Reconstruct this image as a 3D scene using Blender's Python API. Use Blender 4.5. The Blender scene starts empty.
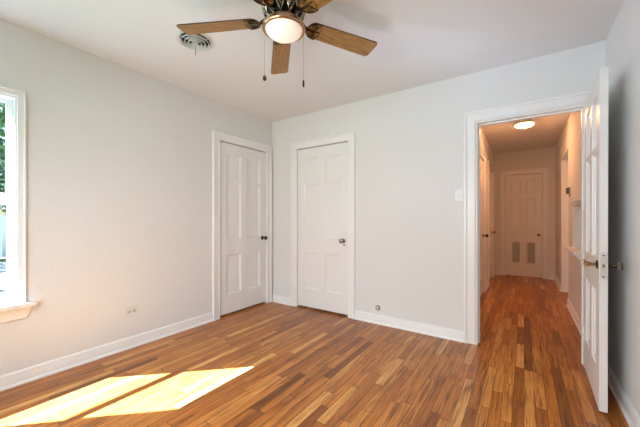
import bpy, bmesh, math, random
from mathutils import Vector, Matrix

C = bpy.context.scene.collection
sc = bpy.context.scene
PI = math.pi
random.seed(7)

# ------------------------------------------------------------------ dimensions (metres)
XL, XR = -2.847, 0.498            # bedroom left / right wall faces
YB, YF = 3.007, -0.377            # back wall face / wall behind the camera
H = 2.443                         # ceiling height
T = 0.12                          # wall thickness
HXL, HXR, HYE = -0.512, 0.478, 6.98   # hallway left, right, end

# ------------------------------------------------------------------ camera
cam_d = bpy.data.cameras.new('camera')
cam = bpy.data.objects.new('camera', cam_d)
C.objects.link(cam)
cam.location = (0, 0, 1.13)
cam.rotation_euler = (PI / 2, 0, math.radians(34.32))
cam_d.sensor_width = 36.0
cam_d.lens = 298.92 / 640 * 36.0
cam_d.shift_y = 4.97 / 640
cam_d.clip_start = 0.02
sc.camera = cam

# ------------------------------------------------------------------ sky, sun, exposure
SUN_DIR = Vector((0.650, 0.618, -1.0)).normalized()
world = bpy.data.worlds.new('world')
sc.world = world
world.use_nodes = True
wn = world.node_tree.nodes
wl = world.node_tree.links
sky = wn.new('ShaderNodeTexSky')
sky.sky_type = 'NISHITA'
sky.sun_disc = False
sky.sun_elevation = math.radians(50)
sky.sun_rotation = math.radians(230)
wn['Background'].inputs['Strength'].default_value = 0.16
wl.new(sky.outputs['Color'], wn['Background'].inputs['Color'])

sun_d = bpy.data.lights.new('sun', 'SUN')
sun_d.energy = 72.0
sun_d.angle = math.radians(0.53)
sun_d.color = (0.73, 1.0, 1.52)
sun = bpy.data.objects.new('sun', sun_d)
C.objects.link(sun)
sun.rotation_euler = SUN_DIR.to_track_quat('-Z', 'Y').to_euler()


def area(name, loc, direction, sx, sy, energy, color, spread=145):
    d = bpy.data.lights.new(name, 'AREA')
    d.shape = 'RECTANGLE'
    d.size, d.size_y = sx, sy
    d.energy = energy
    d.spread = math.radians(spread)
    d.color = color
    o = bpy.data.objects.new(name, d)
    C.objects.link(o)
    o.location = loc
    o.rotation_euler = Vector(direction).to_track_quat('-Z', 'Z').to_euler()
    return o


# daylight of the window behind the camera and of the window in the left wall
area('window_daylight_rear', (-1.30, YF - 0.16, 1.28), (0, 1, -0.62), 1.4, 1.3, 40.0, (0.985, 0.99, 1.0))
area('window_daylight_left', (XL - 0.17, 0.18, 1.26), (1, 0, -0.3), 0.62, 1.3, 4.0, (0.90, 0.96, 1.0))

sc.view_settings.view_transform = 'Standard'
sc.view_settings.look = 'None'
sc.view_settings.gamma = 1.0
sc.view_settings.exposure = 0.15
sc.view_settings.use_curve_mapping = False
sc.cycles.use_denoising = True
sc.cycles.use_adaptive_sampling = False
sc.cycles.use_guiding = True
sc.cycles.use_surface_guiding = True
sc.cycles.guiding_training_samples = 64
sc.cycles.max_bounces = 14
sc.cycles.diffuse_bounces = 8
sc.cycles.glossy_bounces = 5
sc.cycles.transmission_bounces = 8
sc.cycles.transparent_max_bounces = 12
sc.cycles.blur_glossy = 0.0
sc.cycles.sample_clamp_indirect = 20.0


# ------------------------------------------------------------------ helpers: materials
def lin(r, g, b):
    f = lambda c: ((c / 255 + 0.055) / 1.055) ** 2.4 if c > 10 else c / 255 / 12.92
    return (f(r), f(g), f(b), 1.0)


class N:
    """small node-tree helper"""
    def __init__(self, name):
        self.m = bpy.data.materials.new(name)
        self.m.use_nodes = True
        self.t = self.m.node_tree
        self.b = self.t.nodes['Principled BSDF']
        self.out = self.t.nodes['Material Output']

    def node(self, typ, **kw):
        n = self.t.nodes.new(typ)
        for k, v in kw.items():
            setattr(n, k, v)
        return n

    def link(self, a, b):
        self.t.links.new(a, b)

    def math(self, op, a, b=None, c=None):
        n = self.node('ShaderNodeMath', operation=op)
        for i, v in enumerate((a, b, c)):
            if v is None:
                continue
            if isinstance(v, (int, float)):
                n.inputs[i].default_value = v
            else:
                self.link(v, n.inputs[i])
        return n.outputs[0]

    def comb(self, x, y, z):
        n = self.node('ShaderNodeCombineXYZ')
        for i, v in enumerate((x, y, z)):
            if isinstance(v, (int, float)):
                n.inputs[i].default_value = v
            else:
                self.link(v, n.inputs[i])
        return n.outputs[0]

    def mix(self, fac, a, b, blend='MIX'):
        n = self.node('ShaderNodeMix', data_type='RGBA', blend_type=blend)
        for s, v in ((n.inputs[0], fac), (n.inputs[6], a), (n.inputs[7], b)):
            if isinstance(v, (int, float, tuple)):
                s.default_value = v
            else:
                self.link(v, s)
        return n.outputs[2]

    def noise(self, vec, scale, detail=2.0, rough=0.5, dist=0.0):
        n = self.node('ShaderNodeTexNoise')
        n.inputs['Scale'].default_value = scale
        n.inputs['Detail'].default_value = detail
        n.inputs['Roughness'].default_value = rough
        n.inputs['Distortion'].default_value = dist
        if vec is not None:
            self.link(vec, n.inputs['Vector'])
        return n.outputs['Fac']

    def ramp(self, fac, stops):
        n = self.node('ShaderNodeValToRGB')
        e = n.color_ramp.elements
        while len(e) < len(stops):
            e.new(0.5)
        for i, (p, c) in enumerate(stops):
            e[i].position = p
            e[i].color = c
        self.link(fac, n.inputs[0])
        return n.outputs[0]

    def bump(self, h, strength, dist):
        n = self.node('ShaderNodeBump')
        n.inputs['Strength'].default_value = strength
        n.inputs['Distance'].default_value = dist
        self.link(h, n.inputs['Height'])
        self.link(n.outputs[0], self.b.inputs['Normal'])

    def set(self, **kw):
        for k, v in kw.items():
            self.b.inputs[k.replace('_', ' ')].default_value = v


def paint(name, col, rough, bump=0.0, scale=60.0):
    n = N(name)
    pos = n.node('ShaderNodeNewGeometry').outputs['Position']
    f = n.noise(pos, 1.3, 3)
    d = tuple(c * 0.965 for c in col[:3]) + (1.0,)
    n.link(n.mix(f, d, col), n.b.inputs['Base Color'])
    n.set(Roughness=rough)
    if bump:
        n.bump(n.noise(pos, scale, 3, 0.6), bump, 0.004)
    return n.m


def metal(name, col, rough, var=0.25):
    n = N(name)
    tc = n.node('ShaderNodeTexCoord').outputs['Object']
    f = n.noise(tc, 35.0, 4, 0.6)
    n.link(n.mix(f, tuple(c * (1 - var) for c in col[:3]) + (1,), col), n.b.inputs['Base Color'])
    n.set(Metallic=1.0, Roughness=rough)
    return n.m


def plain(name, col, rough):
    n = N(name)
    tc = n.node('ShaderNodeTexCoord').outputs['Object']
    f = n.noise(tc, 20.0, 2)
    n.link(n.mix(f, tuple(c * 0.94 for c in col[:3]) + (1,), col), n.b.inputs['Base Color'])
    n.set(Roughness=rough)
    return n.m


def glow(name, col, strength, base):
    n = N(name)
    n.set(Base_Color=base, Roughness=0.25, Emission_Strength=strength)
    n.b.inputs['Emission Color'].default_value = col
    return n.m


def glass_pane(name):
    n = N(name)
    tr = n.node('ShaderNodeBsdfTransparent')
    tr.inputs[0].default_value = (0.97, 0.985, 0.98, 1)
    gl = n.node('ShaderNodeBsdfGlossy')
    gl.inputs['Roughness'].default_value = 0.02
    fr = n.node('ShaderNodeFresnel')
    fr.inputs[0].default_value = 1.45
    mx = n.node('ShaderNodeMixShader')
    bf = n.node('ShaderNodeNewGeometry').outputs['Backfacing']
    n.link(n.math('MULTIPLY', fr.outputs[0], n.math('SUBTRACT', 1.0, bf)), mx.inputs[0])
    n.link(tr.outputs[0], mx.inputs[1])
    n.link(gl.outputs[0], mx.inputs[2])
    n.link(mx.outputs[0], n.out.inputs['Surface'])
    return n.m


def crystal(name):
    n = N(name)
    n.set(Base_Color=(0.95, 0.97, 0.95, 1), Roughness=0.03, IOR=1.5)
    n.b.inputs['Transmission Weight'].default_value = 1.0
    return n.m


def floor_boards(name):
    n = N(name)
    pos = n.node('ShaderNodeNewGeometry').outputs['Position']
    s = n.node('ShaderNodeSeparateXYZ')
    n.link(pos, s.inputs[0])
    x, y = s.outputs[0], s.outputs[1]
    u = n.math('DIVIDE', x, 0.0565)
    row = n.math('FLOOR', u)
    fu = n.math('FRACT', u)
    wr = n.node('ShaderNodeTexWhiteNoise', noise_dimensions='1D')
    n.link(row, wr.inputs['W'])
    rs = n.node('ShaderNodeSeparateColor')
    n.link(wr.outputs['Color'], rs.inputs[0])
    length = n.math('MULTIPLY_ADD', rs.outputs[0], 0.55, 0.42)
    v = n.math('ADD', n.math('DIVIDE', y, length), n.math('MULTIPLY', rs.outputs[1], 9.0))
    seg = n.math('FLOOR', v)
    fv = n.math('FRACT', v)
    wi = n.node('ShaderNodeTexWhiteNoise', noise_dimensions='2D')
    n.link(n.comb(row, seg, 0.0), wi.inputs['Vector'])
    idv = wi.outputs['Value']
    ics = n.node('ShaderNodeSeparateColor')
    n.link(wi.outputs['Color'], ics.inputs[0])
    base = n.ramp(idv, [(0.0, lin(134, 76, 27)), (0.07, lin(164, 96, 36)), (0.35, lin(187, 114, 45)),
                        (0.65, lin(199, 127, 54)), (0.90, lin(212, 145, 72)), (1.0, lin(236, 180, 108))])
    # straight grain and darker cathedral figure along each board
    gv = n.comb(n.math('MULTIPLY_ADD', x, 62.0, n.math('MULTIPLY', ics.outputs[0], 91.0)),
                n.math('MULTIPLY_ADD', y, 3.2, n.math('MULTIPLY', ics.outputs[1], 57.0)),
                n.math('MULTIPLY', idv, 33.0))
    g1 = n.noise(gv, 1.0, 4, 0.62, 0.4)
    gv2 = n.comb(n.math('MULTIPLY_ADD', x, 240.0, n.math('MULTIPLY', ics.outputs[1], 70.0)),
                 n.math('MULTIPLY', y, 7.0), n.math('MULTIPLY', ics.outputs[2], 40.0))
    g2 = n.noise(gv2, 1.0, 3, 0.6)
    gr = n.ramp(g1, [(0.30, (0.26, 0.20, 0.15, 1)), (0.44, (0.76, 0.71, 0.65, 1)), (0.55, (1, 1, 1, 1)), (0.75, (1.12, 1.14, 1.18, 1))])
    col = n.mix(1.0, base, gr, 'MULTIPLY')
    gr2 = n.ramp(g2, [(0.34, (0.58, 0.52, 0.46, 1)), (0.52, (1, 1, 1, 1)), (1, (1.04, 1.04, 1.04, 1))])
    col = n.mix(0.75, col, gr2, 'MULTIPLY')
    # worn blotches that cross boards
    wo = n.noise(pos, 1.6, 4, 0.6)
    col = n.mix(1.0, col, n.ramp(wo, [(0.3, (0.86, 0.84, 0.82, 1)), (0.6, (1.03, 1.03, 1.03, 1))]), 'MULTIPLY')
    # joints
    e1 = n.math('LESS_THAN', n.math('MINIMUM', fu, n.math('SUBTRACT', 1.0, fu)), 0.028)
    dv = n.math('MULTIPLY', n.math('MINIMUM', fv, n.math('SUBTRACT', 1.0, fv)), length)
    e2 = n.math('LESS_THAN', dv, 0.0022)
    edge = n.math('MAXIMUM', e1, e2)
    col = n.mix(n.math('MULTIPLY', edge, 0.8), col, lin(44, 22, 8))
    n.link(col, n.b.inputs['Base Color'])
    rg = n.math('MULTIPLY_ADD', n.noise(pos, 9.0, 3), 0.10, 0.25)
    n.link(rg, n.b.inputs['Roughness'])
    n.set(IOR=1.5)
    n.bump(n.math('SUBTRACT', n.math('MULTIPLY', g2, 0.12), edge), 0.12, 0.0008)
    return n.m


def blade_wood(name):
    n = N(name)
    tc = n.node('ShaderNodeTexCoord').outputs['Object']
    s = n.node('ShaderNodeSeparateXYZ')
    n.link(tc, s.inputs[0])
    gv = n.comb(n.math('MULTIPLY', s.outputs[0], 9.0), n.math('MULTIPLY', s.outputs[1], 95.0), 0.0)
    g = n.noise(gv, 1.0, 4, 0.6, 0.6)
    col = n.ramp(g, [(0.28, lin(108, 74, 34)), (0.45, lin(146, 105, 52)), (0.62, lin(164, 122, 64)), (0.85, lin(180, 140, 80))])
    n.link(col, n.b.inputs['Base Color'])
    n.set(Roughness=0.4)
    return n.m


def leaf_mat(name, a, b):
    n = N(name)
    pos = n.node('ShaderNodeNewGeometry').outputs['Position']
    f = n.noise(pos, 2.4, 3)
    n.link(n.ramp(f, [(0.35, a), (0.65, b)]), n.b.inputs['Base Color'])
    n.set(Roughness=0.5)
    return n.m


def ground_mat(name, a, b, scale):
    n = N(name)
    pos = n.node('ShaderNodeNewGeometry').outputs['Position']
    f = n.noise(pos, scale, 5, 0.65)
    n.link(n.ramp(f, [(0.35, a), (0.65, b)]), n.b.inputs['Base Color'])
    n.set(Roughness=0.9)
    n.bump(n.noise(pos, scale * 18, 3), 0.3, 0.01)
    return n.m


M = {
    'wall': paint('wall_paint', (0.735, 0.735, 0.73, 1), 0.7, 0.5, 48.0),
    'ceiling': paint('ceiling_paint', (0.77, 0.77, 0.765, 1), 0.85, 0.15, 90.0),
    'trim': paint('trim_paint', (0.83, 0.83, 0.83, 1), 0.32, 0.05, 30.0),
    'door': paint('door_paint', (0.80, 0.795, 0.785, 1), 0.34, 0.06, 30.0),
    'floor': floor_boards('oak_strip_floor'),
    'blade': blade_wood('fan_blade_oak'),
    'blade_edge': plain('blade_edge_brown', lin(62, 40, 24), 0.5),
    'brass': metal('antique_brass', lin(206, 192, 170), 0.22, 0.45),
    'dark_brass': metal('dark_bronze', lin(84, 70, 54), 0.3, 0.5),
    'housing': metal('blackened_bronze', lin(46, 40, 34), 0.35, 0.4),
    'copper': metal('copper_ring', lin(196, 160, 128), 0.22, 0.2),
    'gold': metal('old_brass', lin(176, 136, 78), 0.3, 0.4),
    'chrome': metal('worn_chrome', lin(176, 172, 166), 0.22, 0.25),
    'steel': metal('painted_steel', lin(226, 224, 220), 0.4, 0.1),
    'black': plain('black_bronze', lin(38, 32, 28), 0.35),
    'void': plain('dark_void', lin(14, 13, 12), 0.9),
    'plastic': plain('white_plastic', (0.72, 0.72, 0.705, 1), 0.3),
    'ivory': plain('ivory_plastic', lin(200, 194, 184), 0.35),
    'taupe': plain('taupe_plastic', lin(96, 84, 70), 0.45),
    'slot': plain('slot_dark', lin(48, 42, 36), 0.6),
    'rubber': plain('pale_rubber', lin(206, 202, 196), 0.7),
    'bowl': glow('lit_opal_glass', (1.0, 0.76, 0.56, 1), 0.32, (0.9, 0.88, 0.85, 1)),
    'hall_bowl': glow('lit_hall_glass', (1.0, 0.44, 0.18, 1), 100.0, (0.9, 0.87, 0.82, 1)),
    'pane': glass_pane('window_glass'),
    'crystal': crystal('glass_knob'),
    'louvre': plain('louvre_taupe', (0.50, 0.48, 0.45, 1), 0.6),
    'bark': ground_mat('bark', lin(70, 56, 44), lin(104, 88, 70), 9.0),
    'leaf_a': leaf_mat('leaf_green', lin(44, 78, 40), lin(104, 138, 84)),
    'leaf_b': leaf_mat('leaf_olive', lin(60, 92, 52), lin(130, 156, 104)),
    'lawn': ground_mat('lawn', lin(84, 98, 60), lin(120, 124, 88), 1.2),
    'concrete': ground_mat('concrete', lin(140, 140, 142), lin(176, 174, 172), 0.9),
    'fence': plain('white_fence_paint', (0.74, 0.75, 0.76, 1), 0.6),
    'sun_block': plain('sun_block_paint', (0.7, 0.7, 0.7, 1), 0.6),
}


# ------------------------------------------------------------------ helpers: meshes
class MB:
    def __init__(self):
        self.v, self.f = [], []

    def add(self, vs, fs):
        k = len(self.v)
        self.v += [Vector(p) for p in vs]
        self.f += [tuple(i + k for i in q) for q in fs]
        return self

    def box(self, x0, x1, y0, y1, z0, z1):
        vs = [(x, y, z) for z in (z0, z1) for y in (y0, y1) for x in (x0, x1)]
        return self.add(vs, [(0, 2, 3, 1), (4, 5, 7, 6), (0, 1, 5, 4), (2, 6, 7, 3), (0, 4, 6, 2), (1, 3, 7, 5)])

    def lathe(self, prof, seg=32, mat=None):
        """prof: list of (r, z) turned about Z, then placed by mat"""
        mat = mat or Matrix.Identity(4)
        vs, fs = [], []
        n = len(prof)
        for i in range(seg):
            a = 2 * PI * i / seg
            for r, z in prof:
                vs.append(mat @ Vector((r * math.cos(a), r * math.sin(a), z)))
        for i in range(seg):
            j = (i + 1) % seg
            for k in range(n - 1):
                fs.append((i * n + k, j * n + k, j * n + k + 1, i * n + k + 1))
        for k, rev in ((0, True), (n - 1, False)):
            if prof[k][0] > 1e-6:
                q = [i * n + k for i in range(seg)]
                fs.append(tuple(reversed(q)) if rev else tuple(q))
        return self.add(vs, fs)

    def tube(self, pts, r, seg=8, closed=False):
        pts = [Vector(p) for p in pts]
        n = len(pts)
        vs, fs = [], []
        for i, p in enumerate(pts):
            a = pts[(i - 1) % n] if (closed or i > 0) else p
            b = pts[(i + 1) % n] if (closed or i < n - 1) else p
            t = (b - a).normalized()
            up = Vector((0, 0, 1)) if abs(t.z) < 0.9 else Vector((1, 0, 0))
            s = t.cross(up).normalized()
            w = s.cross(t)
            rr = r[i] if isinstance(r, (list, tuple)) else r
            for k in range(seg):
                c = 2 * PI * k / seg
                vs.append(p + s * rr * math.cos(c) + w * rr * math.sin(c))
        for i in range(n if closed else n - 1):
            j = (i + 1) % n
            for k in range(seg):
                l = (k + 1) % seg
                fs.append((i * seg + k, i * seg + l, j * seg + l, j * seg + k))
        if not closed:
            fs.append(tuple(range(seg - 1, -1, -1)))
            fs.append(tuple((n - 1) * seg + k for k in range(seg)))
        return self.add(vs, fs)

    def prism(self, outline, z0, z1, mat=None):
        mat = mat or Matrix.Identity(4)
        n = len(outline)
        vs = [mat @ Vector((x, y, z)) for z in (z0, z1) for x, y in outline]
        fs = [tuple(range(n - 1, -1, -1)), tuple(range(n, 2 * n))]
        fs += [(i, (i + 1) % n, n + (i + 1) % n, n + i) for i in range(n)]
        return self.add(vs, fs)

    def build(self, name, mat, parent=None, origin=(0, 0, 0), bevel=0.0, smooth=35, clean=False):
        me = bpy.data.meshes.new(name)
        o = Vector(origin)
        me.from_pydata([p - o for p in self.v], [], self.f)
        bm = bmesh.new()
        bm.from_mesh(me)
        bmesh.ops.remove_doubles(bm, verts=bm.verts, dist=1e-6)
        bmesh.ops.recalc_face_normals(bm, faces=bm.faces)
        bm.to_mesh(me)
        bm.free()
        if smooth:
            me.shade_smooth()
            me.set_sharp_from_angle(angle=math.radians(smooth))
        me.materials.append(mat)
        ob = bpy.data.objects.new(name, me)
        C.objects.link(ob)
        if parent is not None:
            ob.parent = parent
        else:
            ob.location = o
        if bevel:
            b = ob.modifiers.new('bevel', 'BEVEL')
            b.width = bevel
            b.segments = 2
            b.limit_method = 'ANGLE'
        return ob


def tag(o, label, cat, group=None, kind=None):
    o['label'] = label
    o['category'] = cat
    if group:
        o['group'] = group
    if kind:
        o['kind'] = kind
    return o


def struct(o, label, cat):
    return tag(o, label, cat, kind='structure')


def empty(name, loc):
    o = bpy.data.objects.new(name, None)
    o.empty_display_size = 0.1
    C.objects.link(o)
    o.location = loc
    return o


def frame(origin, u, n):
    """matrix with local x -> u, local y -> world up, local z -> n (out of the surface)"""
    u, n = Vector(u), Vector(n)
    w = Vector((0, 0, 1))
    m = Matrix((u, w, n)).transposed().to_4x4()
    m.translation = Vector(origin)
    return m


def arc(cx, cy, r, a0, a1, n):
    return [(cx + r * math.cos(a0 + (a1 - a0) * i / n), cy + r * math.sin(a0 + (a1 - a0) * i / n)) for i in range(n + 1)]


# ------------------------------------------------------------------ setting: floor, ceiling, walls
mb = MB()
mb.box(XL - T, XR + T, YF - T, YB + T, -0.10, 0.0)
mb.box(HXL - T, HXR + T, YB + T, HYE + T, -0.10, 0.0)
struct(mb.build('floor', M['floor'], smooth=0), 'oak strip floor running from the bedroom into the hallway', 'floor')

mb = MB()
mb.box(XL - T, XR + T, YF - T, YB + T, H, H + 0.10)
mb.box(HXL - T, HXR + T, YB + T, HYE + T, H, H + 0.10)
struct(mb.build('ceiling', M['ceiling'], smooth=0), 'flat white ceiling of bedroom and hallway', 'ceiling')


def wall(name, label, axis, face, out, a0, a1, openings=(), z1=H, mat='wall'):
    """axis: 'x' runs along x. face = coordinate of the visible face, out = sign of the direction away from the room.
    openings: (a0, a1, z0, z1, depth) - depth None cuts through, a number leaves a back panel behind the recess"""
    mb = MB()
    def put(b0, b1, c0, c1, d0=0.0, d1=T):
        p, q = sorted((face + out * d0, face + out * d1))
        if axis == 'x':
            mb.box(b0, b1, p, q, c0, c1)
        else:
            mb.box(p, q, b0, b1, c0, c1)
    cur = a0
    for (b0, b1, c0, c1, dep) in sorted(openings):
        if b0 > cur:
            put(cur, b0, 0, z1)
        if c0 > 0:
            put(b0, b1, 0, c0)
        if c1 < z1:
            put(b0, b1, c1, z1)
        if dep is not None:
            put(b0, b1, c0, c1, dep, T)
        cur = b1
    if cur < a1:
        put(cur, a1, 0, z1)
    return struct(mb.build(name, M[mat], smooth=0), label, 'wall')


# door openings: slab edges plus a small gap
D1 = (2.153, 2.889)        # left wall, along y
D2 = (-2.402, -1.664)      # back wall, along x
DH = (-0.358, 0.390)       # doorway into the hallway, along x
DE = (-0.302, 0.285)       # hallway end door, along x
DL = (4.43, 5.20)          # hallway left door, along y
DM = (5.86, 6.60)          # second hallway left door, along y
OR_ = (5.02, 5.92)         # hallway right doorway, along y
DZ = 2.012
W1 = (-0.235, 0.517, 0.552, 1.957)     # window in the left wall (y0, y1, z0, z1)
W2 = (-2.00, -0.60, 0.60, 1.957)       # window behind the camera (x0, x1, z0, z1)
NI = (3.86, 4.47, 0.80, 1.27)          # telephone niche in the hallway (y0, y1, z0, z1)
REC = 0.085

wall('wall_left', 'white textured bedroom wall with the window and the left panelled door', 'y', XL, -1, YF - T, YB + T,
     [(W1[0], W1[1], W1[2], W1[3], None), (D1[0] - .004, D1[1] + .004, 0, DZ + .004, REC)])
wall('wall_back', 'white bedroom wall with the second panelled door and the hallway opening', 'x', YB, 1, XL, XR,
     [(D2[0] - .004, D2[1] + .004, 0, DZ + .004, REC), (DH[0], DH[1], 0, DZ - .015, None)])
wall('wall_right', 'white bedroom wall behind the open door', 'y', XR, 1, YF - T, YB + T)
wall('wall_front', 'white bedroom wall behind the viewpoint', 'x', YF, -1, XL, XR, [(W2[0], W2[1], W2[2], W2[3], None)])
wall('wall_hall_left', 'left wall of the hallway with two doors', 'y', HXL, -1, YB + T, HYE,
     [(DL[0] - .004, DL[1] + .004, 0, DZ + .004, REC), (DM[0] - .004, DM[1] + .004, 0, DZ + .004, REC)])
wall('wall_hall_right', 'right wall of the hallway with doorway and telephone niche', 'y', HXR, 1, YB + T, HYE,
     [(NI[0], NI[1], NI[2], NI[3], 0.095), (OR_[0], OR_[1], 0, 2.05, None)])
wall('wall_hall_end', 'far end wall of the hallway', 'x', HYE, 1, HXL - T, HXR + T, [(DE[0] - .004, DE[1] + .004, 0, 1.984, REC)])


# ------------------------------------------------------------------ setting: baseboards
BB = [(0, 0), (0.026, 0), (0.026, 0.007), (0.022, 0.015), (0.0135, 0.019), (0.0135, 0.072), (0.0115, 0.077),
      (0.0135, 0.081), (0.011, 0.088), (0.005, 0.095), (0, 0.096)]


def baseboard(name, label, axis, face, inw, spans):
    mb = MB()
    n = len(BB)
    for a, b in spans:
        vs = []
        for t in (a, b):
            for d, z in BB:
                vs.append((t, face + inw * d, z) if axis == 'x' else (face + inw * d, t, z))
        fs = [(i, (i + 1) % n, n + (i + 1) % n, n + i) for i in range(n)]
        fs += [tuple(range(n - 1, -1, -1)), tuple(range(n, 2 * n))]
        mb.add(vs, fs)
    return struct(mb.build(name, M['trim'], smooth=25), label, 'baseboard')


CW = 0.092   # casing width
baseboard('baseboard_left', 'white baseboard along the window wall', 'y', XL, 1, [(YF, D1[0] - CW - .004)])
baseboard('baseboard_back', 'white baseboard along the back wall beside the panelled door', 'x', YB, -1,
          [(XL + .026, D2[0] - CW - .004), (D2[1] + CW + .004, DH[0] - CW - .004)])
baseboard('baseboard_right', 'white baseboard on the wall behind the open door', 'y', XR, -1, [(YF, YB - .03)])
baseboard('baseboard_front', 'white baseboard on the wall behind the viewpoint', 'x', YF, 1, [(XL + .026, XR - .026)])
baseboard('baseboard_hall_left', 'white baseboard along the left hallway wall', 'y', HXL, 1,
          [(YB + T + .03, DL[0] - CW - .004), (DL[1] + CW + .004, DM[0] - CW - .004), (DM[1] + CW + .004, HYE)])
baseboard('baseboard_hall_right', 'white baseboard along the right hallway wall', 'y', HXR, -1,
          [(YB + T + .03, OR_[0]), (OR_[1], HYE)])
baseboard('baseboard_hall_end', 'white baseboard along the hallway end wall', 'x', HYE, -1,
          [(HXL + .026, DE[0] - CW - .004), (DE[1] + CW + .004, HXR - .026)])

# ------------------------------------------------------------------ setting: door casings
CP = [(0.0, 0.0), (0.0, 0.013), (0.006, 0.017), (0.012, 0.014), (0.064, 0.016), (0.068, 0.024), (0.074, 0.028),
      (0.086, 0.028), (0.091, 0.024), (0.092, 0.0)]


def casing(name, label, m, l, r, top, width=CW, bottom=0.0):
    """m: frame matrix of the wall surface, casing around l..r up to top"""
    mb = MB()
    k = width / CW
    n = len(CP)
    vs = []
    for (sx, sz) in ((0, 0), (0, 1), (1, 1), (1, 0)):
        for o, d in CP:
            o *= k
            x = (l - o) if sx == 0 else (r + o)
            z = (top + o) if sz else bottom
            vs.append(m @ Vector((x, z, d)))
    fs = []
    for s in range(3):
        for i in range(n):
            j = (i + 1) % n
            fs.append((s * n + i, s * n + j, (s + 1) * n + j, (s + 1) * n + i))
    fs += [tuple(range(n)), tuple(3 * n + i for i in range(n - 1, -1, -1))]
    mb.add(vs, fs)
    return struct(mb.build(name, M['trim'], smooth=25), label, 'door trim')


F_LEFT = frame((XL, 0, 0), (0, 1, 0), (1, 0, 0))
F_BACK = frame((0, YB, 0), (1, 0, 0), (0, -1, 0))
F_HL = frame((HXL, 0, 0), (0, 1, 0), (1, 0, 0))
F_HR = frame((HXR, 0, 0), (0, 1, 0), (-1, 0, 0))
F_HE = frame((0, HYE, 0), (1, 0, 0), (0, -1, 0))
F_HN = frame((0, YB + T, 0), (1, 0, 0), (0, 1, 0))

casing('trim_1', 'white casing around the left panelled door by the corner', F_LEFT, D1[0] - .004, D1[1] + .004, DZ + .004)
casing('trim_2', 'white casing around the panelled door in the back wall', F_BACK, D2[0] - .004, D2[1] + .004, DZ + .004)
casing('trim_3', 'white casing around the opening into the hallway', F_BACK, DH[0], DH[1], DZ - .015, 0.096)
casing('trim_4', 'casing around the louvred door at the hallway end', F_HE, DE[0] - .004, DE[1] + .004, 1.984)
casing('trim_5', 'casing around the nearer left hallway door', F_HL, DL[0] - .004, DL[1] + .004, DZ + .004)
casing('trim_6', 'casing around the farther left hallway door', F_HL, DM[0] - .004, DM[1] + .004, DZ + .004)

# jamb lining of the opening into the hallway, with its stop bead
mb = MB()
for x0, x1 in ((DH[0], DH[0] + 0.014), (DH[1] - 0.014, DH[1])):
    mb.box(x0, x1, YB - 0.004, YB + T + 0.004, 0.0, DZ - .015)
mb.box(DH[0] + .014, DH[1] - .014, YB - 0.004, YB + T + 0.004, DZ - .029, DZ - .015)
for x0, x1 in ((DH[0] + .014, DH[0] + 0.026), (DH[1] - 0.021, DH[1] - .014)):
    mb.box(x0, x1, YB + .045, YB + .085, 0.0, DZ - .029)
mb.box(DH[0] + .026, DH[1] - .021, YB + .045, YB + .085, DZ - .041, DZ - .029)
struct(mb.build('trim_7', M['trim'], smooth=0, bevel=.0015), 'white jamb lining inside the hallway opening', 'door trim')

# ------------------------------------------------------------------ doors
def panel_slab(name, mat, m, w, h, t, rects, parent=None, both=True):
    """slab in frame m: x 0..w, y 0..h, front face at z=0, back at z=-t; rects = sunk panels (x0,x1,y0,y1)"""
    mb = MB()
    xs = sorted({0, w} | {q for r in rects for q in r[:2]})
    ys = sorted({0, h} | {q for r in rects for q in r[2:]})
    for z, s in ((0.0, -1), (-t, 1)):
        rr = rects if (s < 0 or both) else []
        for i in range(len(xs) - 1):
            for j in range(len(ys) - 1):
                cx, cy = (xs[i] + xs[i + 1]) / 2, (ys[j] + ys[j + 1]) / 2
                if any(r[0] < cx < r[1] and r[2] < cy < r[3] for r in rr):
                    continue
                mb.add([m @ Vector(p) for p in ((xs[i], ys[j], z), (xs[i + 1], ys[j], z), (xs[i + 1], ys[j + 1], z), (xs[i], ys[j + 1], z))],
                       [(0, 1, 2, 3)])
        for (x0, x1, y0, y1) in rr:
            rings = [(0.0, 0.0), (0.001, 0.007), (0.013, 0.013), (0.015, 0.018), (0.020, 0.018)]
            vs = []
            for ins, dep in rings:
                for p in ((x0 + ins, y0 + ins), (x1 - ins, y0 + ins), (x1 - ins, y1 - ins), (x0 + ins, y1 - ins)):
                    vs.append(m @ Vector((p[0], p[1], z + s * dep)))
            fs = []
            for k in range(len(rings) - 1):
                for q in range(4):
                    fs.append((k * 4 + q, k * 4 + (q + 1) % 4, k * 4 + 4 + (q + 1) % 4, k * 4 + 4 + q))
            e = (len(rings) - 1) * 4
            fs.append((e, e + 1, e + 2, e + 3))
            mb.add(vs, fs)
    # rim, split at the same breaks so the mesh closes
    for i in range(len(xs) - 1):
        for y in (0, h):
            mb.add([m @ Vector(p) for p in ((xs[i], y, 0), (xs[i + 1], y, 0), (xs[i + 1], y, -t), (xs[i], y, -t))], [(0, 1, 2, 3)])
    for j in range(len(ys) - 1):
        for x in (0, w):
            mb.add([m @ Vector(p) for p in ((x, ys[j], 0), (x, ys[j + 1], 0), (x, ys[j + 1], -t), (x, ys[j], -t))], [(0, 1, 2, 3)])
    return mb.build(name, mat, parent, origin=m.translation, smooth=0)


def six(w, s=0.098, mid=0.095):
    pw = (w - 2 * s - mid) / 2
    a = (s, s + pw)
    b = (s + pw + mid, w - s)
    rows = ((0.225, 0.68), (0.875, 1.53), (1.555, 1.865))
    return [(c[0], c[1], r[0], r[1]) for c in (a, b) for r in rows]


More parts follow.
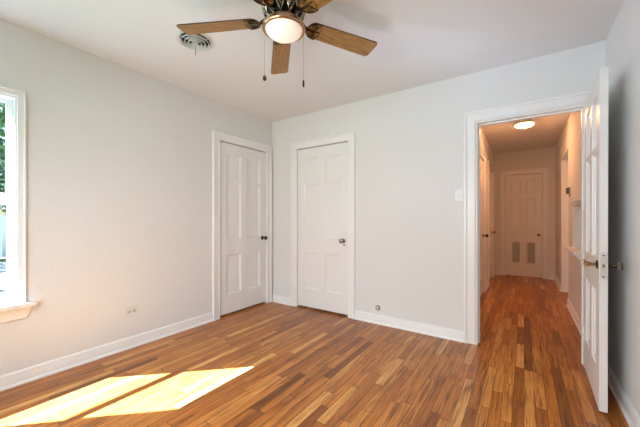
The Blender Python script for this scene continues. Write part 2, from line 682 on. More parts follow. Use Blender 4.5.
def knob(parent, m, origin, style):
    """door knob on frame m (local z out of the door): rose, shank and grip"""
    mats = {'dark': ('black', 'black', 'black'), 'silver': ('chrome', 'chrome', 'chrome'),
            'glass': ('dark_brass', 'gold', 'crystal'), 'glass_dark': ('black', 'dark_brass', 'crystal'), 'brass': ('gold', 'gold', 'gold'), 'lever': ('black', 'black', 'black')}[style]
    k = MB().lathe([(0, .048), (0.010, .046), (0.021, .050), (0.0265, .058), (0.0255, .068), (0.018, .075), (0, .077)],
                   12 if 'glass' in style else 28, m).build('door_knob', M[mats[2]], parent, origin, smooth=0 if 'glass' in style else 40)
    MB().lathe([(0.009, 0.004), (0.009, .03), (0.013, .038), (0.015, .048), (0.010, .052), (0, .052)], 20, m).build('knob_shank', M[mats[1]], k, origin)
    MB().lathe([(0, 0), (0.026, 0), (0.026, 0.003), (0.020, 0.007), (0.012, 0.009), (0, 0.009)], 28, m).build('rose', M[mats[0]], k, origin)
    k['label'] = {'dark': 'dark bronze knob', 'silver': 'silvery knob', 'glass': 'clear glass knob on a brass shank', 'glass_dark': 'clear glass knob on a dark shank', 'brass': 'brass knob',
                  'lever': 'dark knob'}[style]
    return k


def hinge(parent, m, origin, mat='trim'):
    """butt hinge knuckle: local y is up"""
    rot = m @ Matrix.Rotation(-PI / 2, 4, 'X')
    mb = MB()
    for i in range(5):
        z = -0.044 + i * 0.018
        mb.lathe([(0, z), (0.006, z), (0.006, z + .0165), (0, z + .0165)], 14, rot)
    mb.lathe([(0, .046), (.0045, .046), (.005, .05), (.003, .054), (0, .055)], 14, rot)
    mb.lathe([(0, -.053), (.003, -.052), (.005, -.048), (.0045, -.044), (0, -.044)], 14, rot)
    return mb.build('hinge', M[mat], parent, origin)


ZB = 0.022   # gap under the doors
# left wall door: front face a little behind the wall plane
def wall_door(name, label, fm, a0, a1, top, zb, knob_side, style, kz, hinge_zs, rects=None, sunk=0.008):
    w, h = a1 - a0, top - zb
    m = fm @ Matrix.Translation((a0, zb, -sunk))
    d = panel_slab(name, M['door'], m, w, h, 0.036, rects or six(w), both=False)
    struct(d, label, 'door')
    o = m.translation
    kx = w - 0.058 if knob_side > 0 else 0.058
    knob(d, m @ Matrix.Translation((kx, kz - zb, 0)), o, style)
    hx = -0.002 if knob_side > 0 else w + 0.002
    for z in hinge_zs:
        hinge(d, m @ Matrix.Translation((hx, z - zb, sunk + 0.010)), o)
    return d, m, o


d1, m1, o1 = wall_door('door_1', 'white six-panel door with dark knob in the left wall by the corner', F_LEFT, D1[0], D1[1], DZ - .006, ZB, 1, 'dark', .875, (.285, 1.80))
d2, m2, o2 = wall_door('door_2', 'white six-panel door with silvery knob in the back wall', F_BACK, D2[0], D2[1] - .004, DZ - .004, ZB, 1, 'silver', .872, (.285, 1.82))
kh = MB()
km = m2 @ Matrix.Translation((D2[1] - D2[0] - .055, .80, 0))
kh.lathe([(0, 0), (.011, 0), (.011, .002), (.008, .0035), (0, .0035)], 20, km)
key = kh.build('keyhole_plate', M['chrome'], d2, o2)
MB().box(-.0015, .0015, -.005, .004, .0034, .0045).build('tmp', M['void'])
bpy.data.objects.remove(bpy.data.objects['tmp'])
kb = MB().box(-.0016, .0016, -.005, .004, .003, .0046)
kb.v = [km @ p for p in kb.v]
kb.build('keyhole', M['void'], key, o2)

# hallway doors
wE = DE[1] - DE[0]
sE, mE_ = .095, .085
pE = (wE - 2 * sE - mE_) / 2
colsE = ((sE, sE + pE), (sE + pE + mE_, wE - sE))
rectsE = [(c[0], c[1], r[0], r[1]) for c in colsE for r in ((0.25, .67), (.90, 1.51), (1.60, 1.86))]
dE, mE, oE = wall_door('door_4', 'white panelled door with two louvre vents at the hallway end', F_HE, DE[0], DE[1], 1.978, .012, 1, 'brass', .82, (.28,), rectsE)
for c in colsE:
    lv = MB()
    nsl = 24
    for i in range(nsl):
        z = .268 + i * (.384 / nsl)
        vs = [mE @ Vector(p) for p in ((c[0] + .02, z, -.004), (c[1] - .02, z, -.004), (c[1] - .02, z + .011, -.0115), (c[0] + .02, z + .011, -.0115),
                                       (c[0] + .02, z + .002, -.003), (c[1] - .02, z + .002, -.003), (c[1] - .02, z + .013, -.0105), (c[0] + .02, z + .013, -.0105))]
        lv.add(vs, [(0, 1, 2, 3), (7, 6, 5, 4), (0, 4, 5, 1), (1, 5, 6, 2), (2, 6, 7, 3), (3, 7, 4, 0)])
    g = lv.build('louvre_vent', M['louvre'], dE, oE, smooth=0)
    g['label'] = 'darker louvred vent panel'

dL, mL, oL = wall_door('door_5', 'white panelled door with dark knob on the left side of the hallway', F_HL, DL[0], DL[1], DZ, .012, 1, 'lever', .87, ())
dM, mM, oM = wall_door('door_6', 'white panelled door near the far left end of the hallway', F_HL, DM[0], DM[1], DZ, .012, 1, 'brass', .87, ())

# added unseen door plugging the right hallway opening against light leaks, and its jambs
mb = MB()
mb.box(HXR - .003, HXR + T, OR_[0], OR_[0] + .014, 0, 2.05)
mb.box(HXR - .003, HXR + T, OR_[1] - .014, OR_[1], 0, 2.05)
mb.box(HXR - .003, HXR + T, OR_[0] + .014, OR_[1] - .014, 2.036, 2.05)
struct(mb.build('trim_8', M['trim'], smooth=0), 'jamb lining of the doorway on the right of the hallway', 'door trim')
mR = frame((HXR + .082, OR_[0] + .017, .012), (0, 1, 0), (-1, 0, 0))
wR = OR_[1] - OR_[0] - .034
dR = struct(panel_slab('light_plug_door', M['door'], mR, wR, 2.02, .036, six(wR), both=False), 'added unseen panelled door plugging the right hallway doorway against light leaks', 'door')
knob(dR, mR @ Matrix.Translation((.06, .86, 0)), mR.translation, 'brass')

# the open bedroom door, swung back towards the right wall
OX, OY0, OY1 = 0.376, 2.345, 3.012      # left face x, free edge y, hinge edge y
OT = 0.037
wO, hO = OY1 - OY0, 1.985
tilt = math.radians(1.5)
uO, nO = Vector((-math.sin(tilt), -math.cos(tilt), 0)), Vector((-math.cos(tilt), math.sin(tilt), 0))
mO = Matrix.Translation((OX, OY1, .014)) @ Matrix.Rotation(math.radians(.1), 4, 'Y') @ frame((0, 0, 0), uO, nO)
dO = struct(panel_slab('door_3', M['door'], mO, wO, hO, OT, six(wO, .098, .09)), 'open white six-panel door with glass knobs folded back towards the right wall', 'door')
oO = mO.translation
KZ = .842
knob(dO, mO @ Matrix.Translation((wO - .06, KZ, 0)), oO, 'glass')
knob(dO, mO @ Matrix.Translation((wO - .06, KZ, -OT)) @ Matrix.Rotation(PI, 4, 'Y'), oO, 'glass_dark')
mEdge = mO @ Matrix.Translation((wO, KZ, -OT / 2)) @ Matrix.Rotation(PI / 2, 4, 'Y')
lp = MB()
lp.prism([(x * .0145, y * .078) for x, y in ((-1, -1), (1, -1), (1, 1), (-1, 1))], 0, .002, mEdge)
latch = lp.build('latch_plate', M['steel'], dO, oO, bevel=.0008)
lb = MB()
lb.prism([(-.006, -.010), (.006, -.010), (.006, .010), (-.006, .010)], .0015, .004, mEdge)
lb.build('latch_bolt', M['chrome'], latch, oO)
for yy in (-.063, .060):
    MB().lathe([(0, .0015), (.0048, .0015), (.0042, .0028), (0, .003)], 14, mEdge @ Matrix.Translation((0, yy, 0))).build('screw', M['void'], latch, oO)
for z in (.25, 1.75):
    hinge(dO, frame((OX - .004, OY1 + .002, z), (1, 0, 0), (0, -1, 0)), oO)

# ------------------------------------------------------------------ windows
def sash(name, parent, origin, x, a0, a1, z0, z1, st, rl_b, rl_t, d=.034, axis='y'):
    mb = MB()
    def b(p0, p1, q0, q1, dx=d):
        if axis == 'y':
            mb.box(x - dx / 2, x + dx / 2, p0, p1, q0, q1)
        else:
            mb.box(p0, p1, x - dx / 2, x + dx / 2, q0, q1)
    b(a0, a0 + st, z0, z1)
    b(a1 - st, a1, z0, z1)
    b(a0 + st, a1 - st, z0, z0 + rl_b)
    b(a0 + st, a1 - st, z1 - rl_t, z1)
    s = mb.build(name, M['trim'], parent, origin, smooth=0, bevel=.002)
    g = MB()
    if axis == 'y':
        g.box(x - .002, x + .002, a0 + st - .004, a1 - st + .004, z0 + rl_b - .004, z1 - rl_t + .004)
    else:
        g.box(a0 + st - .004, a1 - st + .004, x - .002, x + .002, z0 + rl_b - .004, z1 - rl_t + .004)
    g.build('window_pane', M['pane'], s, origin, smooth=0)
    return s


w1 = struct(empty('window_1', (XL, (W1[0] + W1[1]) / 2, W1[2])), 'white double-hung window at the left edge with stool and apron', 'window')
oW = w1.location.copy()
y0, y1, z0, z1 = W1
fr = MB()
fr.box(XL - T, XL, y0, y0 + .010, z0, z1)
fr.box(XL - T, XL, y1 - .010, y1, z0, z1)
fr.box(XL - T, XL, y0 + .010, y1 - .010, z1 - .012, z1)
fr.box(XL - T, XL - .0, y0 + .010, y1 - .010, z0, z0 + .004)
fr.box(XL - .038, XL - .030, y0 + .010, y0 + .018, z0, z1 - .012)
fr.box(XL - .038, XL - .030, y1 - .018, y1 - .010, z0, z1 - .012)
fr.build('window_frame', M['trim'], w1, oW, smooth=0)
sash('lower_sash', w1, oW, XL - .055, y0 + .014, y1 - .008, z0 + .006, 1.262, .030, .050, .042)
sash('upper_sash', w1, oW, XL - .088, y0 + .011, y1 - .011, 1.258, z1 - .013, .027, .046, .022, d=.024)
cs = MB()
n = len(CP)
kk = .043 / CW
vs = []
for (sx, sz) in ((0, 0), (0, 1), (1, 1), (1, 0)):
    for o, d in CP:
        o *= kk
        d *= .8
        vs.append((XL + d, (y0 - o) if sx == 0 else (y1 + o), (z1 + o) if sz else z0 + .004))
fs = []
for s in range(3):
    for i in range(n):
        j = (i + 1) % n
        fs.append((s * n + i, s * n + j, (s + 1) * n + j, (s + 1) * n + i))
fs += [tuple(range(n)), tuple(3 * n + i for i in range(n - 1, -1, -1))]
cs.add(vs, fs).build('window_casing', M['trim'], w1, oW, smooth=25)
st = MB()
st.box(XL, XL + .058, y0 - .088, y1 + .088, z0 - .024, z0 + .003)
st.box(XL - .038, XL, y0, y1, z0 - .0, z0 + .003)
st.build('window_sill', M['trim'], w1, oW, smooth=0, bevel=.005)
ap = MB()
zt, zb_ = z0 - .024, z0 - .112
pf = [(0, zb_), (.012, zb_ + .004), (.016, zb_ + .016), (.018, zt - .03), (.026, zt - .014), (.030, zt), (0, zt)]
vs = []
for s in (0, 1):
    for d, z in pf:
        ins = .030 * (zt - z) / (zt - zb_)
        vs.append((XL + d, (y0 - .072 + ins) if s == 0 else (y1 + .072 - ins), z))
n = len(pf)
fs = [(i, (i + 1) % n, n + (i + 1) % n, n + i) for i in range(n)] + [tuple(range(n - 1, -1, -1)), tuple(range(n, 2 * n))]
ap.add(vs, fs).build('window_apron', M['trim'], w1, oW, smooth=25)

w2 = struct(empty('window_2', ((W2[0] + W2[1]) / 2, YF, W2[2])), 'white double-hung window in the wall behind the viewpoint', 'window')
oW = w2.location.copy()
x0, x1, z0, z1 = W2
fr = MB()
fr.box(x0, x0 + .012, YF - T, YF, z0, z1)
fr.box(x1 - .012, x1, YF - T, YF, z0, z1)
fr.box(x0 + .012, x1 - .012, YF - T, YF, z1 - .012, z1)
fr.box(x0 + .012, x1 - .012, YF - T, YF + .04, z0, z0 + .015)
fr.build('window_frame', M['trim'], w2, oW, smooth=0)
sash('lower_sash', w2, oW, YF - .058, x0 + .014, x1 - .014, z0 + .017, 1.29, .035, .05, .036, axis='x')
sash('upper_sash', w2, oW, YF - .096, x0 + .014, x1 - .014, 1.26, z1 - .014, .035, .036, .034, axis='x')

# added unseen roof slab that keeps the sun off the rear window
mb = MB()
mb.box(XL - T - .1, XR + .4, YF - T - 1.25, YF - T, H + .02, H + .14)
struct(mb.build('sun_block_slab', M['sun_block'], smooth=0), 'added unseen slab blocking the sun outside the rear window', 'roof')

# ------------------------------------------------------------------ ceiling fan
FC = Vector((-1.153, 1.318, H))
fan = tag(empty('ceiling_fan', FC), 'five-blade ceiling fan with oak blades, bronze motor and lit glass bowl', 'ceiling fan')
BZ = 2.281 - H        # blade plane, local
mb = MB()
mb.lathe([(0, 0), (.088, 0), (.092, -.006), (.092, -.020), (.104, -.028), (.112, -.040), (.117, -.060), (.118, -.085), (.114, -.108),
          (.110, -.128), (.100, -.146), (.084, -.160), (.070, -.166), (0, -.166)], 48)
mb.build('motor_housing', M['housing'], fan, smooth=40)
fl = MB()
def shell(z):
    pts_ = [(-.036, .112), (-.060, .119), (-.085, .120), (-.108, .116), (-.128, .112), (-.146, .102), (-.160, .087), (-.170, .074)]
    for (za, ra), (zb_, rb) in zip(pts_, pts_[1:]):
        if z >= zb_:
            return ra + (rb - ra) * (za - z) / (za - zb_)
    return pts_[-1][1]
for k in range(12):
    a = 2 * PI * k / 12
    for sg in (-1, 1):
        p = []
        for i in range(15):
            t = i / 14
            z = -.040 - t * .128
            b = a + sg * (.035 + .19 * math.sin(PI * t) ** 2)
            r = shell(z) + .003
            p.append((r * math.cos(b), r * math.sin(b), z))
        fl.tube(p, [.0022 + .0030 * math.sin(PI * i / 14) for i in range(15)], 6)
    q = []
    for i in range(18):
        t = i / 17
        rad = .017 * (1 - .8 * t)
        z = -.126 + rad * math.sin(t * 3.4 * PI)
        b = a + (rad * math.cos(t * 3.4 * PI)) / .11
        r = shell(z) + .004
        q.append((r * math.cos(b), r * math.sin(b), z))
    fl.tube(q, .0026, 5)
for z, r in ((-.038, .116), (-.168, .080)):
    fl.tube([(r * math.cos(2 * PI * i / 40), r * math.sin(2 * PI * i / 40), z) for i in range(40)], .0035, 6, closed=True)
fl.build('filigree_band', M['brass'], fan, smooth=50)['label'] = 'scrolled antique brass filigree around the motor'
mb = MB()
mb.lathe([(0, -.150), (.058, -.150), (.062, -.156), (.075, -.168), (.100, -.176), (.112, -.184), (.112, -.186), (0, -.186)], 40)
mb.build('light_fitter', M['brass'], fan, smooth=40)
RZ = 2.236 - H
mb = MB()
prof = [(.110, RZ + .018), (.119, RZ + .016), (.125, RZ + .006), (.126, RZ - .004), (.123, RZ - .013), (.117, RZ - .017), (.108, RZ - .014), (.106, RZ)]
vs, fs = [], []
seg = 56
n = len(prof)
for i in range(seg):
    a = 2 * PI * i / seg
    vs += [(r * math.cos(a), r * math.sin(a), z) for r, z in prof]
for i in range(seg):
    j = (i + 1) % seg
    for k in range(n):
        l = (k + 1) % n
        fs.append((i * n + k, j * n + k, j * n + l, i * n + l))
mb.add(vs, fs).build('light_ring', M['copper'], fan, smooth=60)
mb = MB()
pr = [(.107, RZ + .004)]
for i in range(0, 13):
    a = PI / 2 * i / 12
    pr.append((.107 * math.cos(a), RZ - .006 - .056 * math.sin(a)))
mb.lathe(pr, 48).build('glass_bowl', M['bowl'], fan, smooth=70)['label'] = 'lit white opal glass bowl'

# one blade along local +x, then copies
pitch = Matrix.Translation((0, 0, BZ)) @ Matrix.Rotation(math.radians(-11), 4, 'X')
R0, R1, wr_, wt_ = .152, .641, .056, .067
ol = []
ol += [(R0 + .035 - .035 * math.cos(t), -wr_ * math.sin(t) if True else 0) for t in [PI / 2 * i / 8 for i in range(0, 9)]]
ol = [(R0 + .042 * (1 - math.cos(t)), -wr_ * math.sin(t)) for t in [PI / 2 * i / 8 for i in range(9)]]
c = .022
ol += [(R1 - c + c * math.sin(t), -(wt_ - c) - c * math.cos(t)) for t in [PI / 2 * i / 5 for i in range(6)]]
ol += [(x, -y) for x, y in reversed(ol) if not (abs(y) < 1e-9)]
face = MB().prism(ol, -.003, .003, pitch)
blade = face.build('blade', M['blade'], fan, smooth=0)
# brown edge banding around the blade
eb = MB()
nn = len(ol)
for i in range(nn):
    j = (i + 1) % nn
    p, q = Vector((*ol[i], 0)), Vector((*ol[j], 0))
    d = (q - p).normalized()
    nr = Vector((d.y, -d.x, 0)) * .0012
    vs = [pitch @ v for v in (p + Vector((0, 0, -.0034)), q + Vector((0, 0, -.0034)), q + nr + Vector((0, 0, -.0034)), p + nr + Vector((0, 0, -.0034)),
                              p + Vector((0, 0, .0034)), q + Vector((0, 0, .0034)), q + nr + Vector((0, 0, .0034)), p + nr + Vector((0, 0, .0034)))]
    eb.add(vs, [(3, 2, 1, 0), (4, 5, 6, 7), (0, 1, 5, 4), (2, 3, 7, 6)])
band = eb.build('edge_band', M['blade_edge'], blade, smooth=0)
ir = MB()
ub = [(R0 + .085 - .0 * i, 0) for i in range(1)]
u_path = []
for i in range(25):
    t = -1 + 2 * i / 24
    a = t * PI / 2 * 1.12
    u_path.append(pitch @ Vector((R0 + .060 - .066 * math.cos(a), (wr_ + .003) * math.sin(a), -.006)))
ir.tube(u_path, .0036, 7)
for sgn in (-1, 1):
    sp = []
    for i in range(26):
        a = i / 25 * 3.6 * PI
        r = .024 * (1 - i / 30)
        sp.append(pitch @ Vector((R0 + .040 - r * math.cos(a) * .95, sgn * (.027 + r * math.sin(a) * .9), -.006)))
    ir.tube(sp, .0022, 6)
    ir.tube([pitch @ Vector((R0 + .050 + .035 * t, sgn * (.050 * math.sin(PI * (.15 + .75 * t))), -.006)) for t in [i / 10 for i in range(11)]], .002, 6)
ir.tube([(.085, 0, -.136), (.108, 0, -.148), (.130, 0, -.158), (.150, 0, BZ - .008), (.200, 0, BZ - .007), (.236, 0, BZ - .006)],
        [.010, .011, .010, .008, .005, .003], 8)
ir.lathe([(0, 0), (.006, 0), (.006, .004), (0, .005)], 10, Matrix.Translation((R0 + .03, .0, BZ - .014)))
iron = ir.build('blade_iron', M['dark_brass'], blade, smooth=60)
iron['label'] = 'scrolled dark bronze blade bracket'
blades = [blade]
angs = [206.49 - 72 * k for k in range(5)]
blade.rotation_euler = (0, 0, math.radians(angs[0]))
for a in angs[1:]:
    b = blade.copy()
    C.objects.link(b)
    b.parent = fan
    b.rotation_euler = (0, 0, math.radians(a))
    for ch in (band, iron):
        cpy = ch.copy()
        C.objects.link(cpy)
        cpy.parent = b


def chain(ang, length, style):
    cx, cy = .113 * math.cos(ang), .113 * math.sin(ang)
    zt = RZ + .004
    mb = MB()
    nb = int(length / .0055)
    for i in range(nb):
        z = zt - i * .0055
        mb.lathe([(0, z + .0019), (.0013, z + .001), (.0013, z - .001), (0, z - .0019)], 6, Matrix.Translation((cx, cy, 0)))
    mb.tube([(cx, cy, zt), (cx, cy, zt - length)], .0005, 5)
    mb.tube([(.100 * math.cos(ang), .100 * math.sin(ang), zt + .004), (cx, cy, zt + .004), (cx, cy, zt - .004)], .002, 6)
    ch = mb.build('pull_chain', M['brass'], fan)
    zb = zt - length
    tm = Matrix.Translation((cx, cy, zb))
    if style == 0:
        f = MB().lathe([(0, 0), (.003, -.001), (.004, -.006), (.009, -.010), (.0115, -.018), (.0105, -.026), (.006, -.032), (0, -.034)], 18, tm)
        ch['label'] = 'left pull chain with round fob'
    else:
        f = MB().lathe([(0, 0), (.003, -.001), (.0055, -.006), (.0065, -.030), (.005, -.040), (0, -.042)], 18, tm)
        ch['label'] = 'right pull chain with long fob'
    f.build('fob', M['black'], ch)


RDIR = math.radians(34.32)
chain(RDIR + PI, .276, 0)
chain(RDIR, .305, 1)

# ------------------------------------------------------------------ ceiling vent
VC = Vector((-2.008, 1.305, H))
vent = tag(empty('ceiling_vent', VC), 'round white ceiling air diffuser behind the left fan blade tip', 'air vent')
MB().lathe([(0, -.0005), (.104, -.0005), (.104, -.0015), (0, -.0015)], 40).build('duct_opening', M['void'], vent)
mb = MB()
for (ra, rb, za, zb) in ((.126, .119, -.001, -.007), (.100, .093, -.004, -.020), (.076, .069, -.006, -.025), (.052, .045, -.008, -.029), (.028, .021, -.010, -.032)):
    vs, fs = [], []
    seg = 44
    pf = [(rb, za - .001), (ra - .004, zb), (ra, zb + .003), (ra, zb + .0045), (ra - .004, zb + .002), (rb, za + .001)]
    pf = [(rb, za), (ra, zb + .002), (ra + .001, zb), (ra - .003, zb - .001), (rb - .002, za - .002)]
    n = len(pf)
    for i in range(seg):
        a = 2 * PI * i / seg
        vs += [(r * math.cos(a), r * math.sin(a), z) for r, z in pf]
    for i in range(seg):
        j = (i + 1) % seg
        for k in range(n):
            l = (k + 1) % n
            fs.append((i * n + k, j * n + k, j * n + l, i * n + l))
    mb.add(vs, fs)
for k in range(3):
    a = 2 * PI * k / 3 + .3
    mb.tube([(.012 * math.cos(a), .012 * math.sin(a), -.010), (.115 * math.cos(a), .115 * math.sin(a), -.006)], .0025, 6)
mb.lathe([(0, -.004), (.012, -.004), (.012, -.030), (.008, -.034), (0, -.034)], 20)
mb.build('diffuser_rings', M['plastic'], vent, smooth=30)
mb = MB()
mb.tube([(0, 0, -.030), (.002, 0, -.06), (0, .002, -.105)], .0022, 8)
mb.build('damper_lever', M['taupe'], vent)

# ------------------------------------------------------------------ hallway ceiling lamp
LC = Vector((.002, 4.88, H))
lamp = tag(empty('ceiling_lamp', LC), 'round flush ceiling lamp glowing warm in the hallway', 'ceiling lamp')
MB().lathe([(0, 0), (.100, 0), (.106, -.004), (.109, -.040), (.112, -.044), (.112, -.050), (.106, -.052), (0, -.052)], 48).build('lamp_base', M['steel'], lamp)
pr = [(.104, -.048)]
for i in range(0, 13):
    a = PI / 2 * i / 12
    pr.append(((.105 * math.cos(a)), -.051 - .034 * math.sin(a)))
MB().lathe(pr, 48).build('lamp_shade', M['hall_bowl'], lamp, smooth=60)
MB().lathe([(0, -.083), (.006, -.083), (.007, -.087), (.004, -.091), (0, -.092)], 16).build('finial', M['gold'], lamp)

# ------------------------------------------------------------------ small wall fittings
def plate(m, w, h, d, r=.004):
    ol = []
    for cx, cy, a0 in ((w / 2 - r, h / 2 - r, 0), (-w / 2 + r, h / 2 - r, PI / 2), (-w / 2 + r, -h / 2 + r, PI), (w / 2 - r, -h / 2 + r, 3 * PI / 2)):
        ol += arc(cx, cy, r, a0, a0 + PI / 2, 4)
    k = (w - .006) / w
    inner = [(x * (w - .006) / w, y * (h - .006) / h) for x, y in ol]
    n = len(ol)
    vs = [m @ Vector((x, y, 0)) for x, y in ol] + [m @ Vector((x, y, d * .5)) for x, y in ol] + [m @ Vector((x, y, d)) for x, y in inner]
    fs = [tuple(range(n - 1, -1, -1)), tuple(range(2 * n, 3 * n))]
    for s in (0, n):
        fs += [(s + i, s + (i + 1) % n, s + n + (i + 1) % n, s + n + i) for i in range(n)]
    return MB().add(vs, fs)


# duplex outlet, mounted sideways, on the window wall
mo = frame((XL, 1.234, .318), (0, 1, 0), (1, 0, 0))
outlet = tag(empty('wall_outlet', mo.translation), 'white duplex power outlet set sideways low on the window wall', 'outlet')
oo = mo.translation
plate(mo, .122, .078, .006).build('cover_plate', M['plastic'], outlet, oo)
for sx in (-1, 1):
    ms = mo @ Matrix.Translation((sx * .0215, 0, 0))
    r = MB().prism(arc(0, 0, .0165, 0, 2 * PI * 23 / 24, 23), .0055, .0085, ms).build('receptacle', M['ivory'], outlet, oo)
    for sy in (-1, 1):
        s = MB().box(-.004, .004, sy * .0065 - .0012, sy * .0065 + .0012, .0084, .0091)
        s.v = [ms @ p for p in s.v]
        s.build('slot', M['slot'], r, oo)
    MB().lathe([(0, .0084), (.0026, .0084), (.0026, .0091), (0, .0091)], 12, ms @ Matrix.Translation((-.0105, 0, 0))).build('slot', M['slot'], r, oo)
MB().lathe([(0, .006), (.003, .006), (.0026, .0075), (0, .008)], 12, mo).build('screw', M['steel'], outlet, oo)

# light switch beside the hallway opening
mo = frame((-.497, YB, 1.343), (1, 0, 0), (0, -1, 0))
oo = mo.translation
sw = tag(empty('light_switch', oo), 'white single toggle light switch left of the hallway opening', 'light switch')
plate(mo, .074, .118, .006).build('cover_plate', M['plastic'], sw, oo)
t = MB().box(-.005, .005, -.012, .012, .006, .008)
t.v = [mo @ p for p in t.v]
tg = t.build('switch_collar', M['plastic'], sw, oo)
t = MB().add([mo @ Vector(p) for p in ((-.0035, -.004, .007), (.0035, -.004, .007), (.0035, .006, .007), (-.0035, .006, .007),
                                       (-.003, .004, .018), (.003, .004, .018), (.003, .010, .017), (-.003, .010, .017))],
             [(3, 2, 1, 0), (4, 5, 6, 7), (0, 1, 5, 4), (1, 2, 6, 5), (2, 3, 7, 6), (3, 0, 4, 7)])
t.build('toggle', M['plastic'], sw, oo, bevel=.0006)
for yy in (-.042, .042):
    MB().lathe([(0, .0058), (.003, .0058), (.0026, .0072), (0, .0075)], 12, mo @ Matrix.Translation((0, yy, 0))).build('screw', M['steel'], sw, oo)

# round door bumper above the baseboard of the back wall
mo = frame((-1.297, YB, .172), (1, 0, 0), (0, -1, 0))
oo = mo.translation
ds = tag(empty('door_stop', oo), 'small round silvery door bumper on the back wall above the baseboard', 'door stop')
MB().lathe([(0, 0), (.026, 0), (.027, .004), (.025, .012), (.021, .017), (.0185, .017), (.0175, .010), (0, .010)], 28, mo).build('bumper_cup', M['chrome'], ds, oo)
MB().lathe([(0, .0095), (.0165, .0095), (.0165, .016), (.013, .021), (0, .023)], 24, mo).build('rubber_pad', M['rubber'], ds, oo)

# thermostat on the right hallway wall
mo = frame((HXR, 4.86, 1.475), (0, -1, 0), (-1, 0, 0))
oo = mo.translation
th = tag(empty('thermostat', oo), 'small beige thermostat box on the right hallway wall', 'thermostat')
b = MB().box(-.06, .06, -.045, .045, 0, .012)
b.v = [mo @ p for p in b.v]
b.build('back_plate', M['ivory'], th, oo, bevel=.002)
b = MB().box(-.05, .05, -.036, .040, .012, .040)
b.v = [mo @ p for p in b.v]
b.build('cover', M['taupe'], th, oo, bevel=.003)
b = MB().box(.030, .036, -.075, -.036, .004, .014)
b.v = [mo @ p for p in b.v]
b.build('lever', M['taupe'], th, oo)

# telephone niche trim and its ledge
ya, yb_, za, zb_ = NI
mn = MB()
mn.box(HXR - .014, HXR, ya - .05, ya, za, zb_ + .0)
mn.box(HXR - .014, HXR, yb_, yb_ + .05, za, zb_)
mn.box(HXR - .014, HXR, ya - .05, yb_ + .05, zb_, zb_ + .045)
mn.box(HXR - .030, HXR, ya - .06, yb_ + .06, zb_ + .045, zb_ + .062)
struct(mn.build('trim_9', M['trim'], smooth=0, bevel=.002), 'white trim around the telephone niche in the hallway', 'trim')
led = MB()
led.box(HXR - .085, HXR, ya - .07, yb_ + .07, za - .026, za)
shelf = tag(led.build('niche_ledge', M['trim'], None, (HXR, (ya + yb_) / 2, za), smooth=0, bevel=.004),
            'small white ledge under the telephone niche in the hallway', 'shelf')
for yy in (ya + .02, yb_ - .05):
    pb = MB()
    vs = []
    for y in (yy, yy + .025):
        for dx, dz in ((0, -.026), (-.065, -.026), (-.055, -.045), (-.02, -.085), (0, -.11)):
            vs.append((HXR + dx, y, za + dz))
    fs = [(4, 3, 2, 1, 0), (5, 6, 7, 8, 9)] + [(i, (i + 1) % 5, 5 + (i + 1) % 5, 5 + i) for i in range(5)]
    pb.add(vs, fs).build('bracket', M['trim'], shelf, (HXR, (ya + yb_) / 2, za), smooth=0)

# ------------------------------------------------------------------ outside the window
GZ = -.45
mb = MB().box(-60, 40, -40, 60, GZ - .2, GZ)
struct(mb.build('ground', M['lawn'], smooth=0), 'dry lawn outside the window', 'ground')
mb = MB().box(-15.5, -6.0, -14, 20, GZ, GZ + .02)
struct(mb.build('driveway', M['concrete'], smooth=0), 'pale concrete driveway outside the window', 'driveway')


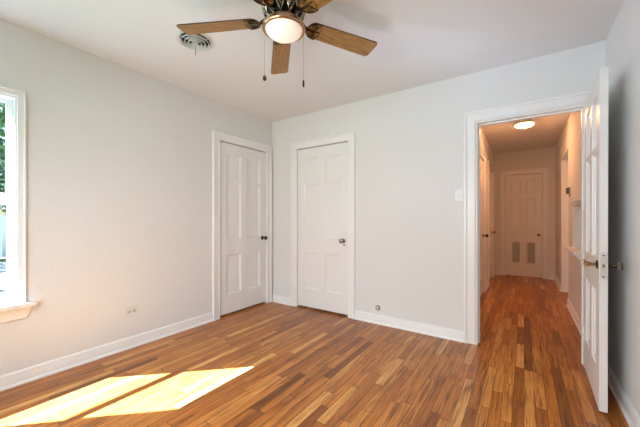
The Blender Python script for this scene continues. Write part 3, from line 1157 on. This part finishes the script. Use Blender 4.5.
def tree(loc, trunk_h, crown, nleaf, mat, label, seed):
    rng = random.Random(seed)
    t = tag(empty('tree', loc), label, 'tree', 'trees outside the window')
    tb = MB()
    pts = [(0, 0, 0), (.03, .02, trunk_h * .35), (-.03, .05, trunk_h * .7), (.02, .0, trunk_h), (.05, .05, trunk_h + crown[2] * .6)]
    tb.tube(pts, [.17, .13, .11, .09, .03], 10)
    for k in range(7):
        a = k * 2.4
        r = crown[0] * .75
        z = trunk_h + crown[2] * (.0 + .14 * k)
        tb.tube([(0, 0, trunk_h * .8 + .1 * k), (r * .45 * math.cos(a), r * .45 * math.sin(a), z), (r * math.cos(a), r * math.sin(a), z + .4)], [.06, .04, .015], 6)
    tb.build('trunk', M['bark'], t)
    fb = MB()
    for i in range(nleaf):
        while True:
            p = Vector((rng.uniform(-1, 1), rng.uniform(-1, 1), rng.uniform(-1, 1)))
            if p.length < 1 and p.length > rng.random() * .8:
                break
        lump = .82 + .22 * math.sin(p.x * 7 + seed) * math.sin(p.y * 6 + 1) * math.cos(p.z * 5)
        c = Vector((p.x * crown[0] * lump, p.y * crown[1] * lump, trunk_h + crown[2] * .75 + p.z * crown[2] * lump))
        q = Matrix.Rotation(rng.uniform(0, 6.28), 3, 'Z') @ Matrix.Rotation(rng.uniform(-1.2, 1.2), 3, 'X') @ Matrix.Rotation(rng.uniform(-.8, .8), 3, 'Y')
        s = rng.uniform(.06, .11)
        vs = [c + q @ Vector(v) * s for v in ((-1, 0, 0), (-.3, -.5, .08), (.6, -.35, .05), (1.1, 0, 0), (.6, .35, .05), (-.3, .5, .08))]
        fb.add(vs, [(0, 1, 5), (1, 2, 4, 5), (2, 3, 4)])
    fb.build('foliage', M[mat], t, smooth=0)
    return t


tree((-10.5, 1.9, GZ), 1.9, (2.2, 2.2, 1.9), 6500, 'leaf_a', 'leafy green tree filling the upper window sash', 3)
tree((-14.0, 5.2, GZ), 2.2, (2.6, 2.6, 2.3), 4500, 'leaf_b', 'olive green tree farther off beside the driveway', 5)

tree((-11.9, -3.5, GZ), 2.6, (2.9, 2.9, 2.4), 6000, 'leaf_b', 'added unseen broad tree on the sun side shading the driveway', 8)  # added out of view to keep direct sun off the driveway
tree((-17.8, -1.6, GZ), 2.8, (3.0, 3.0, 2.6), 6000, 'leaf_a', 'added unseen tall tree behind the white fence shading its boards', 9)  # unseen addition that casts shade over the fence and the ground before it

fn = tag(empty('picket_fence', (-17, 2, GZ)), 'white board fence across the driveway seen through the lower sash', 'fence')
for k in range(9):
    MB().box(-17.05, -16.95, -10 + k * 3 - .05, -10 + k * 3 + .05, GZ, GZ + 1.75).build('post', M['fence'], fn, (-17, 2, GZ), smooth=0)
mb = MB()
for k in range(150):
    y = -10 + k * .16
    mb.box(-16.95, -16.93, y, y + .15, GZ + .05, GZ + 1.7)
mb.build('board_panel', M['fence'], fn, (-17, 2, GZ), smooth=0)
